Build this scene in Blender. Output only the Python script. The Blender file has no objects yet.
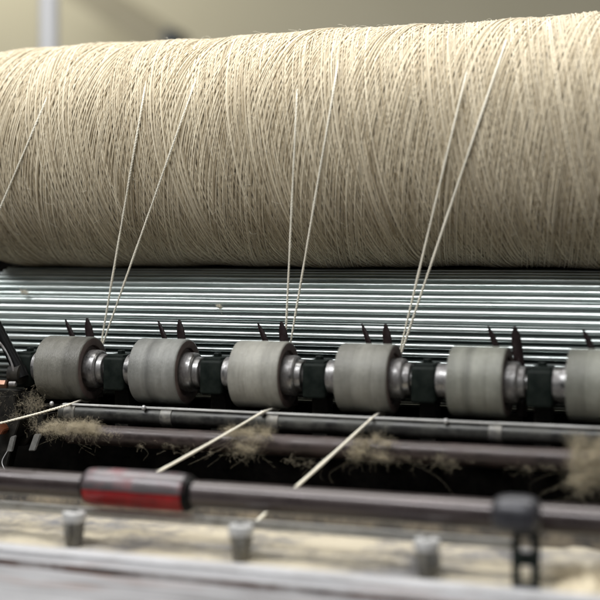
import bpy, bmesh, math, random
import numpy as np
from mathutils import Vector, Matrix
PI = math.pi
random.seed(7); rng = np.random.default_rng(11)
scene = bpy.context.scene
COL = scene.collection

# ------------------------------------------------------------------ camera frame
S, K = math.sin(math.radians(20)), math.cos(math.radians(20))
CAM = (1.3*S, -1.3*K, 0.0)
def at(px, py, y):
    """point on the vertical plane y seen at photo pixel px, py (600 px photo)"""
    u = (px-300)/1300; v = (255-py)/1300
    d = (-S+u*K, K+u*S, v); t = (y-CAM[1])/d[1]
    return Vector((CAM[0]+d[0]*t, y, d[2]*t))

# ------------------------------------------------------------------ tagging
def tag(o, label=None, cat=None, group=None, kind=None):
    if label: o['label'] = label
    if cat: o['category'] = cat
    if group: o['group'] = group
    if kind: o['kind'] = kind
    return o
def empty(name, loc, label=None, cat=None, group=None):
    o = bpy.data.objects.new(name, None); COL.objects.link(o); o.location = loc
    o.empty_display_size = 0.01
    return tag(o, label, cat, group)
def link_mesh(name, me, mat, parent=None, smooth=True):
    o = bpy.data.objects.new(name, me); COL.objects.link(o)
    if mat: me.materials.append(mat)
    if smooth:
        me.polygons.foreach_set('use_smooth', [True]*len(me.polygons))
    if parent: o.parent = parent
    return o
def from_bm(name, bm, mat, parent=None, smooth=True, loc=None, angle=40):
    bmesh.ops.recalc_face_normals(bm, faces=bm.faces)
    if smooth:
        for e in bm.edges:
            if len(e.link_faces) == 2 and e.calc_face_angle(0) > math.radians(angle): e.smooth = False
    me = bpy.data.meshes.new(name); bm.to_mesh(me); bm.free()
    o = link_mesh(name, me, mat, parent, smooth)
    if loc is not None: o.location = loc
    return o
def box(bm, x0, x1, y0, y1, z0, z1, bev=0.0, seg=3):
    r = bmesh.ops.create_cube(bm, size=1)
    for v in r['verts']:
        v.co = Vector(((x0+x1)/2+v.co.x*(x1-x0), (y0+y1)/2+v.co.y*(y1-y0), (z0+z1)/2+v.co.z*(z1-z0)))
    if bev:
        es = list({e for v in r['verts'] for e in v.link_edges})
        bmesh.ops.bevel(bm, geom=es, offset=bev, segments=seg, profile=0.5, affect='EDGES')
def lathe_x(bm, prof, n=64, cy=0, cz=0, close=True):
    """prof: list of (x, r)"""
    rings = []
    for x, r in prof:
        rings.append([bm.verts.new((x, cy+max(r, 1e-5)*math.cos(2*PI*i/n), cz+max(r, 1e-5)*math.sin(2*PI*i/n))) for i in range(n)])
    for a, b in zip(rings, rings[1:]):
        for i in range(n):
            bm.faces.new((a[i], a[(i+1) % n], b[(i+1) % n], b[i]))
    if close:
        bm.faces.new(rings[0]); bm.faces.new(rings[-1][::-1])
def lathe_z(bm, prof, n=32, cx=0, cy=0):
    rings = []
    for z, r in prof:
        rings.append([bm.verts.new((cx+r*math.cos(2*PI*i/n), cy+r*math.sin(2*PI*i/n), z)) for i in range(n)])
    for a, b in zip(rings, rings[1:]):
        for i in range(n):
            bm.faces.new((a[i], a[(i+1) % n], b[(i+1) % n], b[i]))
    bm.faces.new(rings[0]); bm.faces.new(rings[-1][::-1])
def tube_arrays(paths, radii, sides=5):
    """paths (N,M,3), radii (N,M) -> verts, quads: open tubes, every path with the same number of points"""
    N, M, _ = paths.shape
    t = np.gradient(paths, axis=1); t /= np.linalg.norm(t, axis=2, keepdims=True)+1e-12
    ref = np.zeros_like(t); ref[..., 0] = 1.0
    par = np.abs(t[..., 0]) > 0.9
    ref[par] = (0, 0, 1)
    a = np.cross(t, ref); a /= np.linalg.norm(a, axis=2, keepdims=True)+1e-12
    b = np.cross(t, a)
    ang = np.arange(sides)*2*PI/sides
    v = paths[:, :, None, :]+radii[:, :, None, None]*(np.cos(ang)[None, None, :, None]*a[:, :, None, :]+np.sin(ang)[None, None, :, None]*b[:, :, None, :])
    idx = np.arange(N*M*sides).reshape(N, M, sides)
    nx = np.roll(idx, -1, axis=2)
    q = np.stack([idx[:, :-1], nx[:, :-1], nx[:, 1:], idx[:, 1:]], axis=-1).reshape(-1, 4)
    return v.reshape(-1, 3), q
def mesh_np(name, v, q, tint=None):
    me = bpy.data.meshes.new(name)
    me.vertices.add(len(v)); me.vertices.foreach_set('co', v.astype(np.float32).ravel())
    me.loops.add(q.size); me.loops.foreach_set('vertex_index', q.astype(np.int32).ravel())
    me.polygons.add(len(q)); me.polygons.foreach_set('loop_start', np.arange(0, q.size, 4, dtype=np.int32))
    me.update(calc_edges=True)
    if tint is not None:
        at_ = me.attributes.new('tint', 'FLOAT', 'POINT'); at_.data.foreach_set('value', tint.astype(np.float32))
    return me

# ------------------------------------------------------------------ materials
def srgb(r, g, b):
    f = lambda c: (c/255/12.92) if c/255 <= 0.04045 else ((c/255+0.055)/1.055)**2.4
    return (f(r), f(g), f(b), 1)
def mat(name, col, col2=None, rough=0.5, metal=0.0, nscale=60, stretch=(1, 1, 1), bump=0.0, bscale=None,
        dust=None, dust_amt=0.0, dust_scale=25, coat=0.0, rvar=0.15, spec=0.5, thr=(0.4, 0.65)):
    m = bpy.data.materials.new(name); m.use_nodes = True
    nt = m.node_tree; N = nt.nodes; L = nt.links
    b = N['Principled BSDF']
    tc = N.new('ShaderNodeTexCoord'); mp = N.new('ShaderNodeMapping'); mp.inputs['Scale'].default_value = stretch
    L.new(tc.outputs['Object'], mp.inputs['Vector'])
    n = N.new('ShaderNodeTexNoise'); n.inputs['Scale'].default_value = nscale; n.inputs['Detail'].default_value = 6; n.inputs['Roughness'].default_value = 0.65
    L.new(mp.outputs[0], n.inputs['Vector'])
    r = N.new('ShaderNodeValToRGB'); r.color_ramp.elements[0].position = 0.3; r.color_ramp.elements[1].position = 0.7
    r.color_ramp.elements[0].color = col if len(col) == 4 else (*col, 1)
    c2 = col2 or tuple(min(1, c*1.35) for c in col[:3])
    r.color_ramp.elements[1].color = (*c2[:3], 1)
    L.new(n.outputs['Fac'], r.inputs['Fac'])
    out = r.outputs['Color']
    rg = N.new('ShaderNodeMath'); rg.operation = 'MULTIPLY_ADD'; rg.inputs[1].default_value = rvar; rg.inputs[2].default_value = rough-rvar/2
    L.new(n.outputs['Fac'], rg.inputs[0]); rout = rg.outputs[0]
    b.inputs['Metallic'].default_value = metal
    b.inputs['Specular IOR Level'].default_value = spec
    b.inputs['Coat Weight'].default_value = coat
    if dust:
        n2 = N.new('ShaderNodeTexNoise'); n2.inputs['Scale'].default_value = dust_scale; n2.inputs['Detail'].default_value = 8; n2.inputs['Roughness'].default_value = 0.7
        L.new(tc.outputs['Object'], n2.inputs['Vector'])
        r2 = N.new('ShaderNodeValToRGB'); r2.color_ramp.elements[0].position = thr[0]; r2.color_ramp.elements[1].position = thr[1]
        r2.color_ramp.elements[0].color = (0, 0, 0, 1); r2.color_ramp.elements[1].color = (dust_amt,)*3+(1,)
        L.new(n2.outputs['Fac'], r2.inputs['Fac'])
        mx = N.new('ShaderNodeMix'); mx.data_type = 'RGBA'
        L.new(r2.outputs['Color'], mx.inputs['Factor']); L.new(out, mx.inputs['A']); mx.inputs['B'].default_value = dust if len(dust) == 4 else (*dust, 1)
        out = mx.outputs['Result']
        if metal:
            mm = N.new('ShaderNodeMath'); mm.operation = 'MULTIPLY_ADD'; mm.inputs[1].default_value = -metal; mm.inputs[2].default_value = metal
            L.new(r2.outputs['Color'], mm.inputs[0]); L.new(mm.outputs[0], b.inputs['Metallic'])
        ra = N.new('ShaderNodeMath'); ra.operation = 'MULTIPLY_ADD'; ra.inputs[1].default_value = 0.5
        L.new(r2.outputs['Color'], ra.inputs[0]); L.new(rout, ra.inputs[2]); rout = ra.outputs[0]
    L.new(out, b.inputs['Base Color']); L.new(rout, b.inputs['Roughness'])
    if bump:
        nb = N.new('ShaderNodeTexNoise'); nb.inputs['Scale'].default_value = bscale or nscale*3; nb.inputs['Detail'].default_value = 5
        L.new(mp.outputs[0], nb.inputs['Vector'])
        bp = N.new('ShaderNodeBump'); bp.inputs['Strength'].default_value = bump; bp.inputs['Distance'].default_value = 0.001
        L.new(nb.outputs['Fac'], bp.inputs['Height']); L.new(bp.outputs[0], b.inputs['Normal'])
    return m

def yarn_mat(name, dark, light, scale=2500):
    m = bpy.data.materials.new(name); m.use_nodes = True
    nt = m.node_tree; N = nt.nodes; L = nt.links; b = N['Principled BSDF']
    a = N.new('ShaderNodeAttribute'); a.attribute_name = 'tint'
    n = N.new('ShaderNodeTexNoise'); n.inputs['Scale'].default_value = 260; n.inputs['Detail'].default_value = 4
    tc = N.new('ShaderNodeTexCoord'); L.new(tc.outputs['Object'], n.inputs['Vector'])
    s = N.new('ShaderNodeMath'); s.operation = 'MULTIPLY_ADD'; s.inputs[1].default_value = 0.5
    L.new(n.outputs['Fac'], s.inputs[0]); L.new(a.outputs['Fac'], s.inputs[2])
    s2 = N.new('ShaderNodeMath'); s2.operation = 'SUBTRACT'; s2.inputs[1].default_value = 0.25; L.new(s.outputs[0], s2.inputs[0])
    r = N.new('ShaderNodeValToRGB'); r.color_ramp.elements[0].color = dark; r.color_ramp.elements[1].color = light
    L.new(s2.outputs[0], r.inputs['Fac']); L.new(r.outputs[0], b.inputs['Base Color'])
    b.inputs['Roughness'].default_value = 0.85; b.inputs['Specular IOR Level'].default_value = 0.25
    b.inputs['Sheen Weight'].default_value = 0.5; b.inputs['Sheen Roughness'].default_value = 0.4
    n2 = N.new('ShaderNodeTexNoise'); n2.inputs['Scale'].default_value = scale; n2.inputs['Detail'].default_value = 2
    L.new(tc.outputs['Object'], n2.inputs['Vector'])
    bp = N.new('ShaderNodeBump'); bp.inputs['Strength'].default_value = 0.35; bp.inputs['Distance'].default_value = 0.0004
    L.new(n2.outputs['Fac'], bp.inputs['Height']); L.new(bp.outputs[0], b.inputs['Normal'])
    return m

M = {}
M['yarn'] = yarn_mat('linen_yarn', (0.28, 0.21, 0.112, 1), (0.79, 0.705, 0.53, 1))
M['thread'] = yarn_mat('free_thread', (0.84, 0.78, 0.62, 1), (0.93, 0.89, 0.76, 1))
M['core'] = mat('yarn_core', (0.38, 0.31, 0.20), (0.46, 0.38, 0.26), rough=0.9, nscale=200)
M['drum'] = mat('drum_steel', (0.52, 0.59, 0.57), (0.70, 0.74, 0.73), rough=0.35, metal=1.0, nscale=40, stretch=(0.25, 2, 2), rvar=0.2,
                bump=0.12, bscale=300, dust=(0.40, 0.42, 0.40), dust_amt=0.35, dust_scale=18, thr=(0.45, 0.75))
M['groove'] = mat('drum_groove_dark', (0.006, 0.014, 0.012), (0.02, 0.03, 0.027), rough=0.55, nscale=90, stretch=(0.2, 1, 1), spec=0.3)  # dark green-black tone on the groove floors
M['rubber'] = mat('grey_rubber', (0.175, 0.180, 0.165), (0.25, 0.255, 0.235), rough=0.55, nscale=70, stretch=(5, 0.25, 0.25), rvar=0.2, bump=0.25, bscale=900,
                  dust=(0.36, 0.37, 0.35), dust_amt=0.35, dust_scale=60)
M['face'] = mat('roller_face', (0.075, 0.05, 0.045), (0.15, 0.11, 0.095), rough=0.6, nscale=120, bump=0.2)
M['steel'] = mat('bright_steel', (0.20, 0.20, 0.20), (0.42, 0.42, 0.415), rough=0.30, metal=1.0, nscale=120, stretch=(4, 1, 1), rvar=0.2, bump=0.08,
                 dust=(0.07, 0.055, 0.05), dust_amt=0.8, dust_scale=70)
M['green'] = mat('green_paint', (0.003, 0.006, 0.005), (0.007, 0.011, 0.009), rough=0.5, spec=0.14, nscale=90, dust=(0.03, 0.036, 0.03), dust_amt=0.3, dust_scale=70, bump=0.25)
M['black'] = mat('black_iron', (0.004, 0.004, 0.004), (0.010, 0.010, 0.009), rough=0.5, metal=0.0, spec=0.2, nscale=70, dust=(0.08, 0.07, 0.055), dust_amt=0.35, dust_scale=45, bump=0.3)
M['gloss'] = mat('black_gloss', (0.003, 0.003, 0.003), (0.006, 0.006, 0.006), rough=0.4, nscale=60, spec=0.12)
M['void'] = mat('void_black', (0.002, 0.002, 0.002), (0.005, 0.005, 0.0045), rough=0.8, spec=0.05, nscale=40, dust=(0.03, 0.025, 0.02), dust_amt=0.25, dust_scale=40)  # near-black base so the bed plates read as a dark void
M['prong'] = mat('brown_prong', (0.010, 0.005, 0.005), (0.022, 0.012, 0.012), rough=0.35, metal=0.2, nscale=200, coat=0.3)
M['pipe'] = mat('dark_pipe', (0.02, 0.02, 0.02), (0.05, 0.05, 0.048), rough=0.33, metal=0.6, nscale=60, stretch=(0.4, 1, 1), bump=0.15,
                dust=(0.13, 0.13, 0.11), dust_amt=0.5, dust_scale=35)
M['brown_rod'] = mat('brown_steel', (0.016, 0.011, 0.010), (0.045, 0.036, 0.034), rough=0.30, metal=0.35, nscale=50, stretch=(0.3, 1, 1), bump=0.15,
                     dust=(0.07, 0.045, 0.04), dust_amt=0.5, dust_scale=45)
M['plum_rod'] = mat('plum_steel', (0.022, 0.015, 0.0145), (0.06, 0.047, 0.047), rough=0.24, metal=0.4, coat=0.3, nscale=30, stretch=(0.25, 1, 1), bump=0.1,
                    dust=(0.05, 0.036, 0.033), dust_amt=0.4, dust_scale=25)
M['rail'] = mat('worn_light_rail', (0.36, 0.36, 0.37), (0.55, 0.55, 0.56), rough=0.4, metal=0.5, nscale=40, stretch=(0.4, 1, 1), bump=0.15,
                dust=(0.30, 0.28, 0.24), dust_amt=0.4, dust_scale=40)
M['red'] = mat('red_plastic', (0.12, 0.002, 0.003), (0.30, 0.004, 0.006), rough=0.42, nscale=40, spec=0.3, coat=0.1, bump=0.05)
M['highlight_shell'] = mat('pink_highlight_shell', (0.05, 0.043, 0.046), (0.15, 0.132, 0.138), rough=0.35, nscale=45, stretch=(0.35, 1, 2), coat=0.2, metal=0.3,
                 dust=(0.20, 0.03, 0.035), dust_amt=0.6, dust_scale=45, thr=(0.5, 0.66))  # pale tone stands in for the bright highlight along the red grip
M['cap'] = mat('cap_metal', (0.44, 0.44, 0.43), (0.62, 0.62, 0.61), rough=0.4, metal=0.4, nscale=120)
M['post'] = mat('post_metal', (0.08, 0.08, 0.078), (0.17, 0.17, 0.165), rough=0.4, metal=0.6, nscale=120, dust=(0.4, 0.37, 0.29), dust_amt=0.4, dust_scale=90)
M['knob'] = mat('knob_grey', (0.022, 0.022, 0.026), (0.05, 0.05, 0.057), rough=0.38, metal=0.3, nscale=60)
M['lint'] = mat('lint', (0.34, 0.29, 0.20), (0.70, 0.62, 0.46), rough=0.95, nscale=150, spec=0.1)
M['copper'] = mat('copper_bolt', (0.20, 0.11, 0.075), (0.30, 0.18, 0.13), rough=0.3, metal=0.9, nscale=200)
M['orange'] = mat('orange_paint', (0.09, 0.025, 0.008), (0.14, 0.04, 0.014), rough=0.5, nscale=100)
M['wall'] = mat('beige_wall', (0.49, 0.455, 0.335), (0.55, 0.51, 0.39), rough=0.9, nscale=0.8, bump=0.0)
M['pillar'] = mat('white_pipe', (0.42, 0.43, 0.44), (0.48, 0.48, 0.49), rough=0.5, nscale=8)
M['far_brown'] = mat('far_brown', (0.36, 0.325, 0.235), (0.42, 0.38, 0.28), rough=0.8, nscale=5)
M['far_blue'] = mat('far_blue', (0.05, 0.07, 0.10), (0.10, 0.13, 0.17), rough=0.6, nscale=8)

# dusty tray: fluffy cream lint drifts over grey metal
def tray_mat():
    m = mat('dusty_tray', (0.07, 0.07, 0.075), (0.19, 0.185, 0.185), rough=0.6, nscale=30, bump=0.5, bscale=260,
            dust=(0.45, 0.40, 0.30), dust_amt=0.9, dust_scale=14, thr=(0.37, 0.56))
    return m
M['tray'] = tray_mat()
M['ledge'] = mat('worn_ledge', (0.33, 0.33, 0.34), (0.46, 0.46, 0.47), rough=0.4, nscale=40, stretch=(0.4, 1, 1), bump=0.15, dust=(0.22, 0.21, 0.2), dust_amt=0.5, dust_scale=30, thr=(0.5, 0.7))
# worn white painted sheet with dark scratches and rust running along it
def apron_mat():
    m = mat('worn_white_sheet', (0.20, 0.20, 0.207), (0.31, 0.31, 0.32), rough=0.5, metal=0.1, nscale=25, stretch=(0.5, 2, 2), bump=0.2, bscale=150)
    nt = m.node_tree; N = nt.nodes; L = nt.links; b = N['Principled BSDF']
    src = b.inputs['Base Color'].links[0].from_socket
    tc = N.new('ShaderNodeTexCoord')
    for col, sc, st, th in (((0.06, 0.055, 0.055, 1), 14, (0.5, 9, 2), (0.55, 0.66)), ((0.17, 0.09, 0.06, 1), 20, (0.55, 5, 2), (0.60, 0.72))):
        mp = N.new('ShaderNodeMapping'); mp.inputs['Scale'].default_value = st; mp.inputs['Location'].default_value = (0.3*sc, 0.2, 0)
        L.new(tc.outputs['Object'], mp.inputs[0])
        n = N.new('ShaderNodeTexNoise'); n.inputs['Scale'].default_value = sc; n.inputs['Detail'].default_value = 6
        L.new(mp.outputs[0], n.inputs['Vector'])
        r = N.new('ShaderNodeValToRGB'); r.color_ramp.elements[0].position = th[0]; r.color_ramp.elements[1].position = th[1]
        L.new(n.outputs['Fac'], r.inputs[0])
        mx = N.new('ShaderNodeMix'); mx.data_type = 'RGBA'
        L.new(r.outputs[0], mx.inputs['Factor']); L.new(src, mx.inputs['A']); mx.inputs['B'].default_value = col
        src = mx.outputs['Result']
    L.new(src, b.inputs['Base Color'])
    return m
M['apron'] = apron_mat()

# ------------------------------------------------------------------ beam of yarn
BY, BZ, BR = 0.05, 0.1090, 0.1205
XL, XR = -0.3795, 0.52
def prof_r(x):
    d = np.clip((x-XL)/0.035, 0, 1)
    return BR-0.017*(1-np.sqrt(np.clip(1-(1-d)**2, 0, 1)))+0.0011*np.sin(x*23+1)+0.0006*np.sin(x*71)
roll = empty('yarn_roll', (0, BY, BZ), 'large cream yarn roll wound in crossing strands resting above the ribbed metal drum', 'yarn roll')
bm = bmesh.new()
pr = [(XL+0.0005, 0.03)]+[(x, float(prof_r(np.array(x)))-0.0034) for x in list(np.linspace(XL+0.001, XL+0.04, 14))+list(np.linspace(XL+0.05, XR, 60))]+[(XR+0.001, 0.03)]
lathe_x(bm, pr, 128)
from_bm('core', bm, M['core'], roll)
# continuous strands: each traverses to and fro between the ends while the roll turns,
# laid side by side at an even spacing in crossing layers
TURNS, PER = 7, 76
MP = TURNS*PER
W_ = XR-XL-0.004
ths, ss, hs, rs = [], [], [], []
for n_, ang, h0, h1, r0, r1, jit in ((150, 6.0, -0.00210, -0.00150, 0.00066, 0.00078, 0.3), (118, 8.5, -0.00080, -0.00025, 0.00066, 0.00078, 0.3), (78, 10.0, 0.00010, 0.00065, 0.00066, 0.00078, 0.45)):
    dl = 2*W_/n_; full = BR*math.tan(math.radians(ang))*2*PI
    full = dl*(round(full/dl)+1/TURNS)
    T_ = np.zeros((n_, 1))+np.linspace(0, TURNS*2*PI, MP)[None, :]+2.6
    ths.append(T_); ss.append((np.arange(n_)*dl+rng.uniform(-jit, jit, n_)*dl/TURNS*1.6)[:, None]+full/(2*PI)*T_)
    hs.append(rng.uniform(h0, h1, n_)); rs.append(rng.uniform(r0, r1, n_))
th = np.concatenate(ths); s_ = np.concatenate(ss); h = np.concatenate(hs)[:, None]; rs = np.concatenate(rs); NS = len(th)
tri = (s_ % (2*W_))-W_
x = XL+0.002+np.abs(tri)
for f_, a_ in ((0.7, 0.00075), (1.9, 0.00038), (4.3, 0.00018)):
    x += rng.uniform(0.3, 1, NS)[:, None]*a_*np.sin(th*f_*rng.uniform(0.8, 1.2, NS)[:, None]+rng.uniform(0, 6, NS)[:, None])
x = np.clip(x, XL+0.0005, XR)
# in some bands of the roll one slant lies uppermost, in others the other slant
band = np.sin(x*61+2*np.sin(th*2.0))+0.7*np.sin(x*133+3*np.sin(th*3.0)+1)
hh_ = h+np.sign(tri)*0.00034*band+0.00018*np.sin(th*rng.uniform(4, 8, NS)[:, None]+rng.uniform(0, 6, NS)[:, None])
rr = prof_r(x)+hh_
P = np.stack([x, -rr*np.cos(th), rr*np.sin(th)], axis=-1)
rad = np.repeat(rs[:, None], MP, 1)*(1+0.06*np.sin(th*7+rng.uniform(0, 6, NS)[:, None]))
SD = 5
v, q = tube_arrays(P, rad, SD)
tint = np.repeat(np.clip(0.58+rng.normal(0, 0.17, NS)[:, None]+0.10*np.sin(th*0.8+rng.uniform(0, 6, NS)[:, None]), 0, 1).reshape(-1), SD)
me = mesh_np('winding', v, q, tint)
link_mesh('winding', me, M['yarn'], roll)
# short loose fibres standing off the windings
NF = 450; MF = 7
ft = rng.uniform(-0.9, 2.2, NF); fx = rng.uniform(XL+0.01, XR, NF); fl = rng.uniform(0.004, 0.013, NF)
uu = np.linspace(0, 1, MF)[None, :]
dirx = rng.normal(0, 1, NF)[:, None]; dirt = rng.normal(0, 1, NF)[:, None]
nn = np.sqrt(dirx**2+dirt**2)+1e-6
X = fx[:, None]+fl[:, None]*uu*dirx/nn; T = ft[:, None]+fl[:, None]*uu*dirt/nn/BR
R_ = prof_r(X)+0.0008+rng.uniform(0.0008, 0.0035, NF)[:, None]*np.sin(uu*PI*rng.uniform(0.4, 0.95, NF)[:, None])
P = np.stack([X, -R_*np.cos(T), R_*np.sin(T)], axis=-1)
v, q = tube_arrays(P, np.full((NF, MF), 0.00010), 3)
link_mesh('loose_fibre', mesh_np('loose_fibre', v, q, np.full(len(v), 0.9)), M['thread'], roll)
tag(bpy.data.objects['loose_fibre'], kind='stuff')

# ------------------------------------------------------------------ ribbed drum
DY, DZ, DR = 0.05, -0.083, 0.0700
drum = empty('ribbed_drum', (0, DY, DZ), 'long ribbed steel drum with bright ridges under the yarn roll', 'drum')
DXL, DXR = -0.362, 0.56
NFL = 52
bm = bmesh.new(); ringsA = []
drng = random.Random(3)
sec = []
for k in range(NFL):
    a0 = 2*PI*k/NFL; w = 2*PI/NFL; minor = -0.0017 if drng.random() < 0.22 else -0.0030
    wr = drng.uniform(0.46, 0.62); hh = drng.uniform(-0.0004, 0.0003)
    # groove floor, flank, rounded ridge top, flank
    for f, r in ((-0.07, -0.0030), (-0.035, minor), (0.035, minor), (0.07, -0.0030), (0.5-wr/2-0.06, -0.0031), (0.5-wr/2, -0.0017), (0.5-wr*0.45, -0.0009), (0.5-wr*0.36, -0.00035), (0.5-wr*0.2, -0.00005), (0.5, 0.00012), (0.5+wr*0.2, -0.00005), (0.5+wr*0.36, -0.00035), (0.5+wr*0.45, -0.0009), (0.5+wr/2, -0.0017), (0.5+wr/2+0.06, -0.0031)):
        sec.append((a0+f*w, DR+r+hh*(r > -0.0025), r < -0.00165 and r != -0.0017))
xs = list(np.linspace(DXL, DXR, 40))
rings = []
for x_ in xs:
    wob = 0.00012*math.sin(x_*37)
    rings.append([bm.verts.new((x_, -(r+wob)*math.cos(a), (r+wob)*math.sin(a))) for a, r, g in sec])
n = len(sec)
for a, b in zip(rings, rings[1:]):
    for i in range(n):
        f = bm.faces.new((a[i], a[(i+1) % n], b[(i+1) % n], b[i]))
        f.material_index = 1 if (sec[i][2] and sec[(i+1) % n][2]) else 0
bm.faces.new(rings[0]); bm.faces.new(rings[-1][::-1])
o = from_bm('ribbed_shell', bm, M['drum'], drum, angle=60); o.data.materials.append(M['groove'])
bm = bmesh.new(); lathe_x(bm, [(DXL-0.06, 0.016), (DXL-0.001, 0.016)], 32); lathe_x(bm, [(DXL-0.012, 0.04), (DXL-0.0005, 0.045)], 48)
from_bm('drum_hub', bm, M['green'], drum)
# small flecks of lint caught on the drum
def fuzz(name, centre, size, n, parent, seed, rad=0.00012, m='lint', drop=0.0, ln=(0.006, 0.02), mp=12):
    g = np.random.default_rng(seed)
    # several small matted wads, fibres curling through them by a random walk
    nw = max(3, n//90); wc = g.uniform(-1, 1, (nw, 3))*np.array(size)*1.25; wc[:, 2] -= np.abs(wc[:, 2])*0.3*g.uniform(0, 2, nw); wk = g.uniform(0.05, 0.34, nw)
    wi = g.integers(0, nw, n); c = wc[wi]+g.normal(0, 1, (n, 3))*np.array(size)*wk[wi][:, None]
    d = g.normal(0, 1, (n, 3)); d /= np.linalg.norm(d, axis=1, keepdims=True)
    l = ln[0]+(ln[1]-ln[0])*g.uniform(0, 1, n)**3
    st = [c]; dirv = d
    for k_ in range(mp-1):
        dirv = dirv+g.normal(0, 0.5, (n, 3)); dirv /= np.linalg.norm(dirv, axis=1, keepdims=True)
        st.append(st[-1]+dirv*(l/(mp-1))[:, None])
    p = np.stack(st, axis=1)
    p = c[:, None, :]+(p-c[:, None, :])*np.array([1, 0.6, 1])
    if drop:
        t = np.linspace(0, 1, mp)[None, :]
        hang = (g.uniform(0, 1, n) < 0.022)[:, None]*g.uniform(0.1, 1, n)[:, None]**2
        p[:, :, 2] -= drop*hang*t**1.1
        p[:, :, 0] += drop*0.7*hang*t*g.normal(0, 1, n)[:, None]+drop*0.25*hang*np.sin(t*g.uniform(2, 7, n)[:, None])
    v, q = tube_arrays(p, np.full((n, mp), rad)*g.uniform(0.6, 1.4, n)[:, None], 3)
    o = link_mesh(name, mesh_np(name, v, q), M[m], parent); o.location = centre
    return o
for i, (px, py, lab) in enumerate(((14, 333, 'pale lint tuft caught on the drum ridges beside the black lever'), (22, 291, 'tiny pale lint speck near the left end of the ribbed drum'), (217, 307, 'small white fluff on a drum ridge above and between the second and third rollers'))):
    c = at(px, py, -0.014)
    tag(fuzz('lint_tuft', c, (0.004, 0.0012, 0.0012), 90, None, 40+i, m='thread', ln=(0.003, 0.008)), lab, 'lint', 'lint specks on the ribbed drum')

# ------------------------------------------------------------------ grey rollers, blocks, shaft, guides
RY, RZ, RR = -0.075, -0.1132, 0.0318
PITCH = 0.1040; BX0 = -0.1625
shaft = from_bm('roller_shaft', (lambda b: (lathe_x(b, [(-0.262, 0.009), (0.46, 0.009)], 24), b)[1])(bmesh.new()), M['steel'], None, loc=(0, RY, RZ))
tag(shaft, 'long steel shaft running through all the grey rollers', 'shaft')
def make_roller():
    r = empty('grey_roller', (0, RY, RZ))
    b = bmesh.new()   # sleeve: x from 0 to .047
    c = 0.0016
    lathe_x(b, [(-0.003, 0.020), (-0.0026, RR-c), (-0.003+c*0.35, RR-c*0.35), (-0.003+c, RR), (0.0135, RR), (0.0140, RR-0.00025), (0.0145, RR), (0.0325, RR+0.0001), (0.0330, RR-0.0002), (0.0335, RR), (0.047-c, RR), (0.047-c*0.3, RR-c*0.3), (0.047, RR-c)], 96, close=False)
    from_bm('rubber_sleeve', b, M['rubber'], r, angle=50)
    b = bmesh.new()
    lathe_x(b, [(0.047, RR-c), (0.0472, RR-0.003), (0.0465, 0.0235), (0.0440, 0.0225), (0.0435, 0.012)], 96, close=False)
    from_bm('end_face', b, M['face'], r, angle=30)
    b = bmesh.new()
    lathe_x(b, [(0.0430, 0.0185), (0.0455, 0.0188), (0.0520, 0.0190), (0.0555, 0.0186), (0.0570, 0.0172), (0.0575, 0.0150), (0.0625, 0.0146), (0.0630, 0.0138), (0.0630, 0.008)], 64, close=False)
    from_bm('hub', b, M['steel'], r, angle=30)
    b = bmesh.new()
    lathe_x(b, [(-0.0165, 0.008), (-0.0165, 0.0145), (-0.0155, 0.0156), (-0.0085, 0.0160), (-0.0080, 0.0168), (-0.0035, 0.0170), (-0.0028, 0.021)], 64, close=False)
    from_bm('collar', b, M['steel'], r, angle=30)
    return r
def dup(root, loc):
    r = root.copy(); COL.objects.link(r); r.location = loc
    for ch in list(root.children):
        c = ch.copy(); COL.objects.link(c); c.parent = r
        for g in list(ch.children):
            d = g.copy(); COL.objects.link(d); d.parent = c
    return r
rl = ['dark grey rubber roller at the far left end of the row, beside the black lever',
      'grey rubber roller with a darker middle band, second from the left end of the row',
      'pale grey rubber roller below the two middle taut threads, third from the left',
      'grey rubber roller just left of the hook where the two right threads meet',
      'grey rubber roller second from the right, below the right pair of full prongs',
      'grey rubber roller cut off by the right edge of the picture']
proto = make_roller()
rollers = []
for k in range(6):
    loc = (BX0+PITCH*k-0.0765, RY, RZ)
    o = proto if k == 0 else dup(proto, loc)
    o.location = loc; o.rotation_euler.x = [0.3, 1.9, 3.1, 4.4, 5.2, 0.9][k]
    tag(o, rl[k], 'roller', 'grey rubber rollers in a row in front of the drum'); rollers.append(o)
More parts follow.
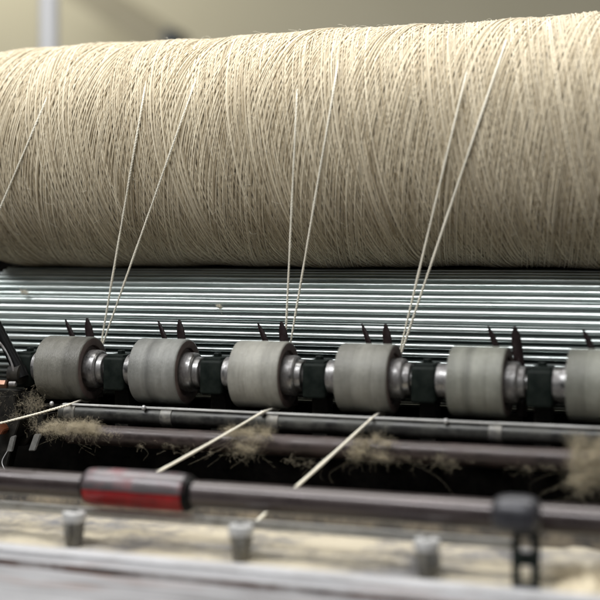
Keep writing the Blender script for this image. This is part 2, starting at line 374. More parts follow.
# each sleeve has its own tone of worn rubber
tones = [tuple(1.18*v*w for v, w in zip(c, (1.04, 1.0, 0.95))) for c in [(0.150, 0.152, 0.138), (0.20, 0.21, 0.205), (0.26, 0.265, 0.245), (0.19, 0.195, 0.18), (0.19, 0.20, 0.18), (0.18, 0.19, 0.17)]]
for k, r in enumerate(rollers):
    sl = [c for c in r.children if c.name.startswith('rubber_sleeve')][0]
    if k: sl.data = sl.data.copy()
    m = mat('grey_rubber_worn', tones[k], tuple(c*1.3 for c in tones[k]), rough=0.34+0.03*(k % 3), nscale=90, stretch=(3.5, 0.5, 0.5), rvar=0.25, bump=0.6, bscale=700,
            dust=tuple(c*1.75 for c in tones[k]), dust_amt=0.35, dust_scale=150, thr=(0.48, 0.7))
    # broad worn bands round the circumference
    nt = m.node_tree; N = nt.nodes; L = nt.links; bs = N['Principled BSDF']; src = bs.inputs['Base Color'].links[0].from_socket
    tc = N.new('ShaderNodeTexCoord'); sx = N.new('ShaderNodeSeparateXYZ'); L.new(tc.outputs['Object'], sx.inputs[0])
    mr = N.new('ShaderNodeMapRange'); mr.inputs[1].default_value = 0.0; mr.inputs[2].default_value = 0.047; L.new(sx.outputs[0], mr.inputs[0])
    cr = N.new('ShaderNodeValToRGB'); el = cr.color_ramp.elements
    bands = [[(0, .95), (.55, 1.0), (.66, .62), (1, .72)], [(0, .8), (.24, 1.05), (.36, .6), (.6, 1.15), (1, .95)], [(0, .9), (.3, 1.15), (.55, 1.2), (.72, .9), (1, 1.0)],
             [(0, .85), (.3, .95), (.45, 1.2), (.75, 1.0), (1, .8)], [(0, .8), (.2, 1.1), (.34, .65), (.48, 1.2), (1, .95)], [(0, .7), (.3, .9), (.5, 1.2), (1, 1)]][k]
    while len(el) < len(bands): el.new(0.5)
    for e_, (p_, v_) in zip(el, bands): e_.position = p_; e_.color = (v_*0.8, v_*0.8, v_*0.8, 1)
    L.new(mr.outputs[0], cr.inputs[0])
    mx = N.new('ShaderNodeMix'); mx.data_type = 'RGBA'; mx.blend_type = 'MULTIPLY'; mx.inputs['Factor'].default_value = 1
    L.new(src, mx.inputs['A']); L.new(cr.outputs[0], mx.inputs['B']); L.new(mx.outputs['Result'], bs.inputs['Base Color'])
    sl.data.materials.clear(); sl.data.materials.append(m)

bl = ['small black block left of the first grey roller', 'dark green block between the first and second rollers', 'dark green block between the second and third rollers', 'dark green block between the third and fourth rollers',
      'dark green block between the fourth and fifth rollers', 'dark green block beside the cut-off roller at the right edge']
def make_block():
    t = empty('bearing_block', (0, RY, RZ))
    b = bmesh.new(); box(b, -0.0115, 0.0115, -0.014, 0.020, -0.020, 0.0130, 0.003, 3)
    box(b, -0.0095, 0.0095, -0.010, 0.018, -0.018, 0.0155, 0.002, 2)
    from_bm('housing', b, M['green'], t)
    b = bmesh.new(); lathe_z(b, [(0.0156, 0.0042), (0.0182, 0.0042), (0.0190, 0.0034)], 6, 0, 0.004)
    from_bm('bolt', b, M['green'], t, smooth=False)
    b = bmesh.new(); box(b, -0.008, 0.008, 0.004, 0.020, -0.060, -0.019, 0.001, 1)
    from_bm('foot', b, M['black'], t)
    return t
pb = make_block()
for k in range(6):
    loc = (BX0+PITCH*(k-1), RY, RZ)
    o = pb if k == 0 else dup(pb, loc)
    o.location = loc
    tag(o, bl[k], 'bearing block', 'dark blocks between the grey rollers')

def tube(name, pts, rads, m, parent=None, sides=12, caps=True):
    """one smooth tube through points (Catmull-Rom)"""
    pts = [Vector(p) for p in pts]; ext = [2*pts[0]-pts[1]]+pts+[2*pts[-1]-pts[-2]]
    path, rr_ = [], []
    for i in range(len(pts)-1):
        p0, p1, p2, p3 = ext[i:i+4]
        for j in range(8):
            t = j/8
            path.append(0.5*((2*p1)+(-p0+p2)*t+(2*p0-5*p1+4*p2-p3)*t*t+(-p0+3*p1-3*p2+p3)*t**3)); rr_.append(rads[i]*(1-t)+rads[i+1]*t)
    path.append(pts[-1]); rr_.append(rads[-1])
    v, q = tube_arrays(np.array([[list(p) for p in path]]), np.array([rr_]), sides)
    b = bmesh.new(); vs = [b.verts.new(c) for c in v]
    for f in q: b.faces.new([vs[i] for i in f])
    if caps:
        b.faces.new(vs[:sides]); b.faces.new(vs[-sides:][::-1])
    return from_bm(name, b, m, parent)

# prong pairs behind the rollers
gl = ['pair of dark curved prongs above the far left roller, where the left threads meet', 'pair of dark curved prongs standing above the second roller from the left', 'pair of dark curved prongs above the middle roller, where two near-vertical threads meet',
      'pair of dark prongs above the fourth roller, left of the rightmost thread pair', 'pair of dark prongs above the fifth roller, nothing threaded past them', 'dark prong pair at the right edge above the cut-off roller']
def make_guide():
    g = empty('yarn_guide', (0, -0.036, -0.150))
    for (sx, lean, w, top) in ((-0.0080, -0.016, 1.15, 0.0840), (0.0085, 0.001, 1.75, 0.0850)):
        b = bmesh.new()
        # flat, curved, pointed blade
        secs = []
        for j in range(11):
            t = j/10
            zx = sx+0.0035-0.0105*max(0, t-0.3)/0.7+lean*max(0, t-0.45)**2*1.5
            z = 0.004+(top-0.004)*t
            wd = 0.0030*w*(1-0.15*t) if t < 0.85 else 0.0030*w*0.87*(1-((t-0.85)/0.15)**2*0.75)
            th_ = 0.0014*w*(1-0.4*t)
            yy = -0.001-0.006*math.sin(t*PI*0.9)*0.4
            secs.append([b.verts.new((zx+wd*math.cos(a), yy+th_*math.sin(a), z)) for a in [2*PI*i/12 for i in range(12)]])
        for a_, b_ in zip(secs, secs[1:]):
            for i in range(12): b.faces.new((a_[i], a_[(i+1) % 12], b_[(i+1) % 12], b_[i]))
        b.faces.new(secs[0]); b.faces.new(secs[-1][::-1])
        from_bm('prong', b, M['prong'], g)
    b = bmesh.new(); box(b, -0.013, 0.013, -0.003, 0.003, -0.004, 0.006, 0.001, 2)
    from_bm('guide_base', b, M['black'], g)
    return g
pg = make_guide()
gx = [at(p, 325, -0.038).x for p in (86, 176, 279, 379, 505, 605)]
for k in range(6):
    o = pg if k == 0 else dup(pg, (0, 0, 0))
    o.location = (gx[k]+0.003, -0.0385, -0.150)
    o.rotation_euler.z = [0.1, -0.05, 0.05, -0.1, 0.12, 0.1][k]; o.rotation_euler.y = [-0.03, 0, -0.02, 0.03, 0.05, 0.0][k]
    tag(o, gl[k], 'yarn guide', 'prong pairs behind the grey rollers')
b = bmesh.new(); lathe_x(b, [(-0.36, 0.0035), (0.46, 0.0035)], 16)
tag(from_bm('guide_bar', b, M['black'], None, loc=(0, -0.037, -0.1585)), 'thin black bar behind the rollers that carries the prongs', 'bar')

# ------------------------------------------------------------------ taut threads
def thread_mesh(name, pts, r, label, cat='thread', group=None):
    P = np.array([[list(p) for p in pts]])
    # resample
    seg = np.linalg.norm(np.diff(P[0], axis=0), axis=1); s = np.concatenate([[0], np.cumsum(seg)])
    n = max(20, int(s[-1]/0.0006)); t = np.linspace(0, s[-1], n)
    Q = np.stack([np.interp(t, s, P[0][:, i]) for i in range(3)], -1)[None]
    tw = (1+0.10*np.sin(t*2*PI/0.0045)+0.05*np.random.default_rng(len(name)+int(r*1e6)).normal(0, 1, n))[None]
    # two plies twisted round each other, with a slightly uneven twist
    g_ = np.random.default_rng(len(label)+int(r*1e6))
    ph = t*2*PI/0.0060+1.4*np.sin(t*90+g_.uniform(0, 6))
    T = np.gradient(Q[0], axis=0); T /= np.linalg.norm(T, axis=1, keepdims=True)
    A = np.cross(T, np.array([0.9, 0.3, 0.1])); A /= np.linalg.norm(A, axis=1, keepdims=True); B = np.cross(T, A)
    slub = 1+0.10*np.sin(t*55+g_.uniform(0, 6))+0.07*np.sin(t*170+g_.uniform(0, 6))
    V, F, off = [], [], 0
    for k_ in (0, PI):
        O = r*0.17*slub[:, None]*(np.cos(ph+k_)[:, None]*A+np.sin(ph+k_)[:, None]*B)
        v, q = tube_arrays((Q[0]+O)[None], (r*0.80*slub)[None], 8); V.append(v); F.append(q+off); off += len(v)
    nh = int(s[-1]/0.0022); ix = g_.integers(2, n-3, nh); hl = g_.uniform(0.002, 0.006, nh)
    w_ = np.linspace(0, 1, 6)[None, :, None]; d_ = g_.normal(0, 1, (nh, 3)); d_ /= np.linalg.norm(d_, axis=1, keepdims=True)
    hp = Q[0][ix][:, None]+hl[:, None, None]*(w_*(T[ix][:, None]*g_.choice([-1, 1], nh)[:, None, None]*0.8+d_[:, None]*0.5)+0.15*np.sin(w_*5)*np.roll(d_, 1, axis=1)[:, None])
    v, q = tube_arrays(hp, np.full((nh, 6), 0.00006), 3); V.append(v); F.append(q+off)
    v = np.concatenate(V); q = np.concatenate(F)
    tn = np.full(len(v), 0.6)+g_.normal(0, 0.05, len(v))
    o = link_mesh(name, mesh_np(name, v, q, tn), M['thread'])
    return tag(o, label, cat, group)
def beam_thread(pxh, pyh, yh, px_end, py_end, label, r=0.00115, group='taut threads running up to the yarn roll', px_free=None, phi_end=None):
    H = at(pxh, pyh, yh); R = BR+0.0021
    dy, dz = H.y-BY, H.z-BZ; d = math.hypot(dy, dz); g = math.atan2(dz, -dy)    # angle of H seen from the axis, phi measured up from front
    phi = g+math.acos(R/d)
    # end angle: where the rising surface meets the photo row
    pe = phi
    for k in range(400):
        y_ = BY-R*math.cos(pe); z_ = BZ+R*math.sin(pe)
        if 255-1222*z_/(y_-CAM[1])*(px_end+3270)/3570 <= py_end or pe > 1.7: break
        pe += 0.005
    E = at(px_end, py_end, BY-R*math.cos(pe))
    pts = []
    path = [(H.y+(BY-R*math.cos(phi)-H.y)*j/30, H.z+(BZ+R*math.sin(phi)-H.z)*j/30) for j in range(31)]
    for j in range(1, 51):
        a = phi+(pe+0.30-phi)*j/50
        R2 = R-0.0036*max(0, (j-30)/20)**1.0
        path.append((BY-R2*math.cos(a), BZ+R2*math.sin(a)))
    # sideways traverse: constant lean of the strand against the machine axis
    slope = (px_end-pxh)/(pyh-py_end)
    px = float(pxh); last = float(pyh)
    for (y_, z_) in path:
        py = 255-1222*z_/(y_-CAM[1])*(px+3270)/3570
        px = pxh+slope*(pyh-py); pts.append((at(px, py, y_).x, y_, z_))
    return thread_mesh('taut_thread', pts, r, label, 'thread', group)
HY = -0.032
beam_thread(100, 350, HY, 142, 105, 'left of the two threads rising from the far left roller to the yarn roll')
beam_thread(100, 352, HY, 186, 108, 'right, more slanting thread of the pair rising from the far left roller')
beam_thread(285, 350, HY, 297, 95, 'nearly vertical thread above the middle roller')
beam_thread(289, 352, HY, 337, 70, 'slanting thread just right of the vertical one above the middle roller')
beam_thread(399, 355, HY, 460, 100, 'left of the two threads rising between the fourth and fifth rollers')
beam_thread(400, 357, HY, 503, 50, 'long thread slanting highest up the yarn roll at right', r=0.00128)
beam_thread(-60, 350, HY, 47, 98, 'lone slanting thread crossing the left edge of the picture', r=0.00115)
def low_thread(a, b, label, r=0.00125, under=None):
    A, B = at(*a), at(*b)
    pts = []
    if under:
        for an in (72, 92, 112):
            a_ = math.radians(an); q_ = RR+0.0012
            pts.append(Vector((A.x+0.0015*(1-an/125), RY+q_*math.cos(a_), RZ-q_*math.sin(a_))))
    n = 24
    for j in range(n+1):
        f = j/n; p = A.lerp(B, f); p.z -= 0.0012*math.sin(PI*f); pts.append(p)
    return thread_mesh('slack_thread', pts, r, label, 'thread', 'threads running forward from under the rollers')
low_thread((68, 405, -0.112), (-40, 432, -0.155), 'thread from under the far left roller to the left edge', under=(98, 396, -0.075))
low_thread((263, 412, -0.112), (122, 491, -0.222), 'thread from under the third roller passing behind the red grip', under=(276, 405, -0.075))
low_thread((371, 419, -0.112), (244, 532, -0.232), 'thread from under the fourth roller to the middle capped post', r=0.0014, under=(380, 410, -0.075))

# ------------------------------------------------------------------ horizontal pipes under the rollers
def long_rod(name, y, z, r, x0, x1, m, label, cat, parent=None):
    b = bmesh.new(); xs_ = np.linspace(x0, x1, 30)
    lathe_x(b, [(float(xx), r) for xx in xs_], 40)
    o = from_bm(name, b, m, parent, loc=(0, y, z) if parent is None else (0, 0, 0))
    if label: tag(o, label, cat)
    return o
ra = empty('ringed_pipe', (0, -0.10, -0.1545), 'dark pipe with pale rings and a bright strip, directly under the rollers', 'pipe')
x_l = at(62, 0, -0.10).x
long_rod('pipe_body', -0.10, -0.1533, 0.0085, x_l, 0.48, M['pipe'], None, None, ra)
for px in (73, 169, 275, 497):
    b = bmesh.new(); xx = at(px, 0, -0.10).x; lathe_x(b, [(xx-0.006, 0.0088), (xx-0.0055, 0.0094), (xx+0.0055, 0.0094), (xx+0.006, 0.0088)], 40)
    from_bm('ring', b, M['post'], ra)
b = bmesh.new(); box(b, x_l+0.004, 0.48, -0.0066, -0.002, 0.0078, 0.0096, 0.0007, 2)
M['strip'] = mat('bright_strip_metal', (0.46, 0.46, 0.44), (0.70, 0.70, 0.68), rough=0.4, nscale=60, stretch=(0.5, 1, 1), dust=(0.2, 0.18, 0.15), dust_amt=0.6, dust_scale=60, thr=(0.52, 0.7))
from_bm('bright_strip', b, M['strip'], ra)
for i, px in enumerate((52, 144, 262, 446)):
    b = bmesh.new(); p = at(px, 0, -0.108); lathe_z(b, [(-0.003, 0.0008), (-0.002, 0.0019), (-0.0005, 0.0022), (0.001, 0.0018), (0.0018, 0.0007)], 14, p.x, -0.0085)
    o = from_bm('screw', b, M['cap'], ra); o.location = (0, 0, 0.0095)
long_rod('brown_rod', -0.12, -0.1722, 0.0098, at(70, 0, -0.12).x, 0.48, M['brown_rod'], 'brown steel rod with lint on it, below the ringed pipe', 'rod')

# lint clumps
lc = [(70, 427, 'matted grey-brown lint clump on the left end of the brown rod', (0.022, 0.006, 0.0042), 3600, 0.022), (248, 437, 'cream lint clump hanging from the brown rod under the third roller', (0.017, 0.006, 0.008), 2000, 0.034),
      (371, 447, 'pale lint clump hanging from the brown rod under the fourth roller', (0.015, 0.006, 0.0065), 1600, 0.030), (592, 458, 'large cream lint clump at the right edge of the picture', (0.013, 0.008, 0.014), 5600, 0.040),
      (18, 405, 'dark dusty lint on the brackets at the left edge', (0.026, 0.006, 0.018), 700, 0.02)]
for i, (px, py, lab, sz, n, dr) in enumerate(lc):
    c = at(px, py, -0.133 if i != 4 else -0.108)
    tag(fuzz('lint_clump', c, sz, n, None, 100+i, rad=0.000042, drop=dr, ln=(0.004, 0.017)), lab, 'lint', 'lint clumps on the rods')
g_ = [(110, 432), (205, 452), (300, 462), (430, 462), (470, 461), (545, 467), (150, 444)]
for i, (px, py) in enumerate(g_):
    c = at(px, py, -0.13)
    o = fuzz('lint_wisp', c, (0.024, 0.0015, 0.0018), 45, None, 200+i, rad=0.00005, drop=0.02, ln=(0.006, 0.02))
    tag(o, ['thin lint wisp touching the right side of the matted clump at far left', 'thin lint wisp under the brown rod, just left of the cream lint clump',
            'thin lint wisp under the brown rod, just right of the cream lint clump', 'thin lint wisp just right of the pale clump under the fourth roller',
            'fluffier lint wisp under the brown rod, below the gap between fourth and fifth rollers', 'lint wisp under the brown rod just left of the large clump at right edge',
            'faint lint wisp under the brown rod, behind the red grip'][i], 'lint', 'wisps of lint along the brown rod')

# ------------------------------------------------------------------ front rod with grip, bracket, thin rail
ER = 0.0108; EY, EZ = -0.27, -0.1916
front = empty('front_rod', (0, EY, EZ), 'thick plum-coloured steel rod with a red grip across the foreground', 'rod')
long_rod('rod_body', 0, 0, ER, -0.42, 0.42, M['plum_rod'], None, None, front)
gxl, gxr = at(88, 0, EY).x, at(192, 0, EY).x
b = bmesh.new(); GR = 0.0152
prg = [(gxl, 0.0110), (gxl+0.0008, 0.0135), (gxl+0.004, GR-0.0005), (gxl+0.008, GR), ((gxl+gxr)/2, GR+0.0002), (gxr-0.010, GR), (gxr-0.004, GR-0.001), (gxr-0.0008, 0.0125), (gxr, 0.0110)]
lathe_x(b, prg, 56, close=False)
grip = from_bm('grip', b, M['red'], front, angle=80)
b = bmesh.new()   # added half sleeve with the grip's top highlight put into its colour
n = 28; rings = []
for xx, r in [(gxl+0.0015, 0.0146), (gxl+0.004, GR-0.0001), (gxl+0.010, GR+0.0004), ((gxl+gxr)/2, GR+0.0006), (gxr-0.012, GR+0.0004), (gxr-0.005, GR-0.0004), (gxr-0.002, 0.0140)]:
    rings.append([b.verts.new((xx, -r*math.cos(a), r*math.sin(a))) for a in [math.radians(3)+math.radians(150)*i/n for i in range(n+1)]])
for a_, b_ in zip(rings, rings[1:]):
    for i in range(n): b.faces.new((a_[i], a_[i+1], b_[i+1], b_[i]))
sh = from_bm('highlight_cover', b, M['highlight_shell'], grip, angle=80)
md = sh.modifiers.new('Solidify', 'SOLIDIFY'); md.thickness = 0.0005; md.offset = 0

TZ = -0.2352
for xa, xb, ra_, rb_ in ((gxl-0.003, gxl+0.0015, 0.0118, 0.0142), (gxr-0.0045, gxr+0.003, 0.0152, 0.0118)):
    b = bmesh.new(); lathe_x(b, [(xa, ra_-0.0008), (xa+0.0006, ra_), (xb-0.0006, rb_), (xb, rb_-0.001)], 40)
    from_bm('end_ring', b, M['gloss'], grip)
br = empty('perforated_bracket', (at(526, 0, -0.306).x, -0.306, TZ), 'dark perforated bracket with a rounded grey knob, at lower right', 'bracket')
b = bmesh.new()   # plate with two square-ish holes built as a frame
W, H0, H1 = 0.0098, 0.0004, 0.0500; T_ = 0.0022
zs = [(0.0, 0.0045), (0.0165, 0.0255), (0.0365, 0.0500)]
for z0, z1 in zs: box(b, -W, W, -T_, T_, z0, z1, 0.0006, 2)
for z0, z1 in ((0.0047, 0.0163), (0.0257, 0.0363)):
    box(b, -W+0.0002, -W+0.0056, -T_+0.0002, T_-0.0002, z0-0.0006, z1+0.0006); box(b, W-0.0056, W-0.0002, -T_+0.0002, T_-0.0002, z0-0.0006, z1+0.0006)
from_bm('plate', b, M['green'], br)
b = bmesh.new()
lathe_x(b, [(-0.0185, 0.003), (-0.0180, 0.0075), (-0.0160, 0.0108), (-0.0120, 0.0128), (-0.005, 0.0137), (0.004, 0.0138), (0.0105, 0.0128), (0.0140, 0.0105), (0.0155, 0.006)], 36)
from_bm('knob', b, M['knob'], br, loc=(-0.005, -0.003, 0.0525))
b = bmesh.new(); box(b, -0.006, 0.006, 0.003, 0.042, 0.036, 0.042, 0.001, 2)
from_bm('arm', b, M['green'], br)

b = bmesh.new(); box(b, -0.42, at(516, 0, -0.262).x, -0.0034, 0.0034, -0.0036, 0.0036, 0.0026, 5)
tag(from_bm('thin_rail', b, M['strip'], None, loc=(0, -0.262, -0.2145)), 'thin flat silver rail running just below the thick front rod', 'rail')

pl = ['silver capped post standing in the dust below the red grip', 'silver capped post in the middle, where the long thread ends', 'silver capped post with a notched cap, left of the perforated bracket']
def make_post():
    t = empty('capped_post', (0, 0, 0))
    b = bmesh.new(); lathe_z(b, [(0.0, 0.0066), (0.004, 0.0070), (0.014, 0.0082), (0.019, 0.0088), (0.020, 0.0088)], 28)
    from_bm('stem', b, M['post'], t)
    b = bmesh.new(); lathe_z(b, [(0.0201, 0.0088), (0.021, 0.0098), (0.026, 0.0100), (0.0280, 0.0092), (0.0286, 0.006), (0.0288, 0.001)], 28)
    from_bm('cap', b, M['cap'], t)
    b = bmesh.new(); box(b, -0.0022, 0.0022, -0.0125, -0.0070, 0.0085, 0.0195, 0.0006, 2)
    from_bm('lug', b, M['post'], t)
    b = bmesh.new(); box(b, -0.0035, 0.0035, -0.0012, 0.0012, 0.0286, 0.0298, 0.0004, 1)
    from_bm('slot', b, M['black'], t)
    return t
pp = make_post()
for k, px in enumerate((74, 241, 427)):
    o = pp if k == 0 else dup(pp, (0, 0, 0))
    o.location = (at(px, 0, -0.296).x, -0.296, TZ-0.0008); o.rotation_euler.z = 0.5*k
    tag(o, pl[k], 'post', 'capped posts on the dusty tray')

# ------------------------------------------------------------------ tray, ledge, apron (the surfaces underneath)
def heightsheet(name, x0, x1, y0, y1, nx, ny, f, m):
    b = bmesh.new(); V = [[b.verts.new((x0+(x1-x0)*i/nx, y0+(y1-y0)*j/ny, f(x0+(x1-x0)*i/nx, y0+(y1-y0)*j/ny))) for i in range(nx+1)] for j in range(ny+1)]
    for j in range(ny):
        for i in range(nx): b.faces.new((V[j][i], V[j][i+1], V[j+1][i+1], V[j+1][i]))
    return from_bm(name, b, m)
from mathutils import noise
def dusth(x, y):
    p = Vector((x*22, y*30, 0)); h_ = noise.fractal(p, 1.0, 2.0, 4)
    return TZ+max(0, h_)*0.0045+0.0006*noise.noise(Vector((x*220, y*220, 3)))
tag(heightsheet('dusty_tray', -0.5, 0.6, -0.3275, -0.168, 420, 70, dusth, M['tray']), 'flat tray covered in drifts of cream lint dust beneath the front rod', 'tray', kind='structure')
M['lip'] = mat('dusty_lip', (0.05, 0.045, 0.04), (0.10, 0.09, 0.075), rough=0.8, nscale=60, dust=(0.30, 0.25, 0.18), dust_amt=0.8, dust_scale=30, bump=0.5)
pc = at(590, 562, -0.292)
def pile(x, y):
    d_ = math.hypot((x-pc.x)/0.040, (y+0.285)/0.030)
    return TZ-0.004+0.017*max(0, 1-d_*d_)*(0.75+0.5*noise.noise(Vector((x*60, y*60, 5))))+0.0012*noise.noise(Vector((x*260, y*260, 9)))
lp = heightsheet('lint_pile', pc.x-0.042, pc.x+0.06, -0.3175, -0.254, 90, 60, pile, M['lint'])
tag(lp, 'soft cream pile of lint in the lower right corner, beside the perforated bracket', 'lint')
fz = fuzz('pile_fluff', (pc.x, -0.285, TZ+0.010), (0.022, 0.014, 0.004), 2600, lp, 500, rad=0.00006, ln=(0.004, 0.014)); tag(fz, kind='stuff')
b = bmesh.new(); box(b, -0.5, 0.6, -0.170, -0.166, -0.30, -0.214, 0.001, 2)
tag(from_bm('tray_back', b, M['lip'], None), 'low dusty rear lip of the tray behind the front rod', 'tray lip', kind='structure')
b = bmesh.new(); box(b, -0.5, 0.6, -0.3450, -0.3276, -0.262, -0.2290, 0.0022, 3)
tag(from_bm('front_ledge', b, M['ledge'], None), 'bright worn metal ledge along the front of the tray', 'ledge', kind='structure')
b = bmesh.new()
prf = [(-0.3452, -0.2330), (-0.3535, -0.2355), (-0.3545, -0.2440), (-0.3590, -0.2440), (-0.3600, -0.2385), (-0.372, -0.2388), (-0.385, -0.2392), (-0.46, -0.2410), (-0.4605, -0.30)]
nx = 40; VV = [[b.verts.new((-0.5+1.1*i/nx, y_, z_)) for i in range(nx+1)] for y_, z_ in prf]
for a_, b_ in zip(VV, VV[1:]):
    for i in range(nx): b.faces.new((a_[i], a_[i+1], b_[i+1], b_[i]))
for f in b.faces:
    if abs(sum(v.co.y for v in f.verts)/4+0.3567) < 0.003: f.material_index = 1
fs = from_bm('front_sheet', b, M['apron'], None, angle=20); fs.data.materials.append(mat('rusty_seam', (0.03, 0.025, 0.025), (0.14, 0.06, 0.035), rough=0.8, nscale=40, stretch=(0.4, 1, 1), dust=(0.3, 0.29, 0.29), dust_amt=0.9, dust_scale=14, thr=(0.48, 0.6)))
tag(fs, 'scratched white metal sheet with rust marks at the bottom', 'sheet', kind='structure')

# dark machine bed that closes the space behind and below the rods
bed = empty('machine_bed', (0, 0.05, -0.42), 'black machine bed filling the gap below the rollers', 'machine frame')
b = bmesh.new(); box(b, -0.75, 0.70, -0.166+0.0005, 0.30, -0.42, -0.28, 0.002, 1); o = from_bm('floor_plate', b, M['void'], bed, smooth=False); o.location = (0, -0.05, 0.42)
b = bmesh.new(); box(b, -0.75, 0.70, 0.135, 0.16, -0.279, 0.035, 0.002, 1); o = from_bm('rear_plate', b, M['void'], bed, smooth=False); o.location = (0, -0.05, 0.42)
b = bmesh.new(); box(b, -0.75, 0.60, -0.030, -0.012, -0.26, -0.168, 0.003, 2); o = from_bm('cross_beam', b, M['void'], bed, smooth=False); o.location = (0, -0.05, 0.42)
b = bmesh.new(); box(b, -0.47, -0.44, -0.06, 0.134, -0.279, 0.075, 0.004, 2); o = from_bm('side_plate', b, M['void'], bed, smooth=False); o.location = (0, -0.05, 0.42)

# left edge: lever, link, brackets
lv = empty('black_lever', at(16, 372, -0.10), 'black angled lever with a thin silver link at the left edge', 'lever')
base = Vector(lv.location)
def rel(px, py, y): return at(px, py, y)-base
tube('lever_arm', [rel(-14, 305, -0.10), rel(-2, 328, -0.10), rel(9, 350, -0.10), rel(18, 368, -0.10), rel(22, 378, -0.10)], [0.0052, 0.0054, 0.0058, 0.0066, 0.0075], M['gloss'], lv, 14)
tube('link', [rel(-8, 335, -0.108), rel(3, 347, -0.108), rel(11, 362, -0.108), rel(15, 376, -0.108)], [0.0013]*4, M['steel'], lv, 10)
b = bmesh.new(); lathe_x(b, [(-0.007, 0.006), (-0.006, 0.010), (0.006, 0.010), (0.007, 0.006)], 24)
from_bm('pivot', b, M['black'], lv, loc=rel(17, 374, -0.10))
b = bmesh.new(); lathe_x(b, [(-0.004, 0.002), (-0.0035, 0.0045), (0.003, 0.0045), (0.004, 0.003)], 6)
from_bm('copper_bolt', b, M['copper'], lv, smooth=False, loc=rel(4, 384, -0.112))
b = bmesh.new(); lathe_x(b, [(-0.004, 0.001), (-0.003, 0.0028), (0.003, 0.0028), (0.004, 0.002)], 16)
from_bm('nut', b, M['steel'], lv, loc=rel(12.5, 384, -0.112))
bk = empty('mounting_bracket', at(16, 470, -0.095), 'dusty black bracket with two silver tabs below the lever', 'bracket')
base = Vector(bk.location)
def prism(name, outline, y0, y1, m, parent, base_):
    b = bmesh.new(); f = [b.verts.new(at(px, py, y0)-base_) for px, py in outline]; k_ = [b.verts.new(Vector((v.co.x, y1-base_.y, v.co.z))) for v in f]
    b.faces.new(f); b.faces.new(k_[::-1]); n_ = len(f)
    for i in range(n_): b.faces.new((f[i], f[(i+1) % n_], k_[(i+1) % n_], k_[i]))
    bmesh.ops.bevel(b, geom=b.edges[:], offset=0.0008, segments=2, affect='EDGES')
    return from_bm(name, b, m, parent, angle=30)
prism('bracket_plate', [(-30, 388), (34, 392), (36, 430), (24, 446), (-30, 446)], -0.095, -0.080, M['black'], bk, base)
prism('bracket_plate', [(-30, 400), (14, 396), (17, 425), (6, 470), (-30, 480)], -0.110, -0.097, M['black'], bk, base)
M['tab'] = mat('dull_tab', (0.12, 0.12, 0.115), (0.24, 0.24, 0.23), rough=0.5, nscale=150)
prism('silver_tab', [(10, 437), (16, 435), (12, 452), (6, 452)], -0.118, -0.115, M['tab'], bk, base)
prism('silver_tab', [(34, 434), (41, 434), (35, 451), (28, 451)], -0.118, -0.115, M['tab'], bk, base)
prism('tab_arm', [(15, 420), (20, 420), (14, 438), (9, 438)], -0.1165, -0.096, M['black'], bk, base)
prism('tab_arm', [(38, 415), (44, 415), (40, 436), (35, 436)], -0.1165, -0.090, M['black'], bk, base)
prism('orange_clip', [(-6, 426), (1, 424), (4, 430), (1, 435), (-6, 435)], -0.122, -0.112, M['orange'], bk, base)
tube('wire', [rel2 for rel2 in (at(8, 450, -0.117)-base, at(2, 462, -0.122)-base, at(6, 474, -0.125)-base, at(1, 486, -0.125)-base)], [0.0005]*4, M['rail'], bk, 6)

# ------------------------------------------------------------------ background
b = bmesh.new(); box(b, -9, 5, 3.6, 3.7, -2.5, 3.5)
tag(from_bm('back_wall', b, M['wall'], None, smooth=False), 'blurred beige wall far behind the machine', 'wall', kind='structure')
b = bmesh.new(); p = at(49, 0, 1.0); lathe_z(b, [(-1.2, 0.019), (1.6, 0.019)], 32)
tag(from_bm('white_pole', b, M['pillar'], None, loc=(p.x, 1.0, 0)), 'blurred white vertical pole rising behind the left end of the yarn roll', 'pole')
# slanting brown duct and a small blue-grey box far behind
def far_bar(name, a, c, w, y, m, label, cat):
    A, B = at(a[0], a[1], y), at(c[0], c[1], y); d = (B-A).normalized(); nrm = Vector((-d.z, 0, d.x))*w
    b = bmesh.new(); f = [b.verts.new(q_) for q_ in (A-nrm, B-nrm, B+nrm, A+nrm)]; k_ = [b.verts.new(v.co+Vector((0, 0.12, 0))) for v in f]
    b.faces.new(f); b.faces.new(k_[::-1])
    for i in range(4): b.faces.new((f[i], f[(i+1) % 4], k_[(i+1) % 4], k_[i]))
    return tag(from_bm(name, b, m, None, smooth=False), label, cat)
far_bar('brown_duct', (70, -18), (172, 48), 0.055, 3.2, M['far_brown'], 'blurred brown slanting duct behind the yarn roll at upper left', 'duct')
far_bar('blue_box', (163, 37), (171, 37), 0.030, 3.0, M['far_blue'], 'small blurred blue-grey box above the top of the yarn roll', 'box')

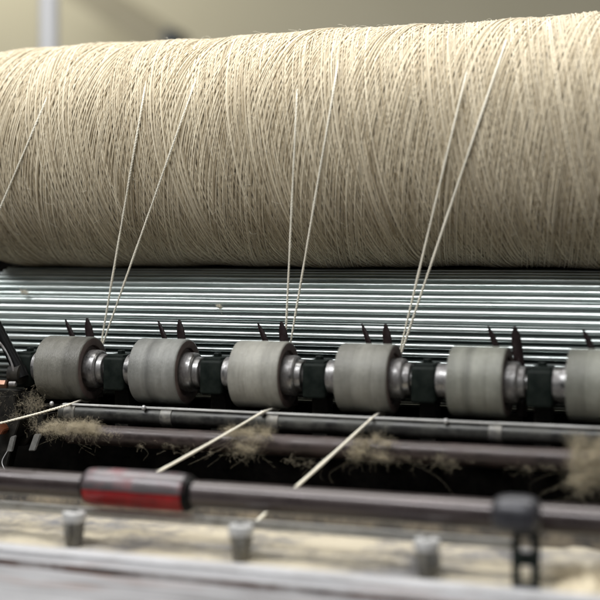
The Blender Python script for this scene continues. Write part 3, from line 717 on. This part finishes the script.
# ------------------------------------------------------------------ light
def area(name, loc, target, sx, sy, power, col):
    l = bpy.data.lights.new(name, 'AREA'); l.shape = 'RECTANGLE'; l.size = sx; l.size_y = sy; l.energy = power; l.color = col
    o = bpy.data.objects.new(name, l); COL.objects.link(o); o.location = loc
    o.rotation_euler = (Vector(target)-Vector(loc)).to_track_quat('-Z', 'Y').to_euler(); return o
area('ceiling_lamp', (0.0, 0.2, 1.7), (0, 0.05, 0), 2.6, 0.7, 55, (1.0, 0.985, 0.955))
area('window_light', (-0.7, -1.7, 2.1), (0, 0, 0), 3.0, 0.55, 80, (0.985, 0.99, 1.0))
area('wall_fill_light', (-2.9, 2.6, 2.2), (-2.4, 3.6, 0.6), 1.5, 0.4, 34, (1.0, 0.97, 0.86))  # unseen area light added to brighten the left part of the wall
w = bpy.data.worlds.new('World'); scene.world = w; w.use_nodes = True
nt = w.node_tree; tc = nt.nodes.new('ShaderNodeTexCoord'); sx = nt.nodes.new('ShaderNodeSeparateXYZ'); cr = nt.nodes.new('ShaderNodeValToRGB')
nt.links.new(tc.outputs['Generated'], sx.inputs[0]); nt.links.new(sx.outputs[2], cr.inputs[0])
cr.color_ramp.elements[0].position = 0.0; cr.color_ramp.elements[0].color = (0.05, 0.05, 0.05, 1)
cr.color_ramp.elements[1].position = 0.5; cr.color_ramp.elements[1].color = (1.0, 0.99, 0.97, 1)
nt.links.new(cr.outputs[0], nt.nodes['Background'].inputs[0]); nt.nodes['Background'].inputs[1].default_value = 0.19

# ------------------------------------------------------------------ camera
cd = bpy.data.cameras.new('camera'); cam = bpy.data.objects.new('camera', cd); COL.objects.link(cam)
cam.location = CAM; cam.rotation_euler = (PI/2, 0, math.radians(20))
cd.sensor_width = 36; cd.lens = 78; cd.shift_y = -0.075; cd.clip_end = 60; cd.clip_start = 0.02
cd.dof.use_dof = True; cd.dof.focus_distance = 1.29; cd.dof.aperture_fstop = 2.7; cd.dof.aperture_blades = 7
scene.camera = cam
scene.view_settings.view_transform = 'Standard'; scene.view_settings.look = 'None'; scene.view_settings.exposure = 0.17; scene.view_settings.gamma = 1
scene.render.resolution_x = scene.render.resolution_y = 1024
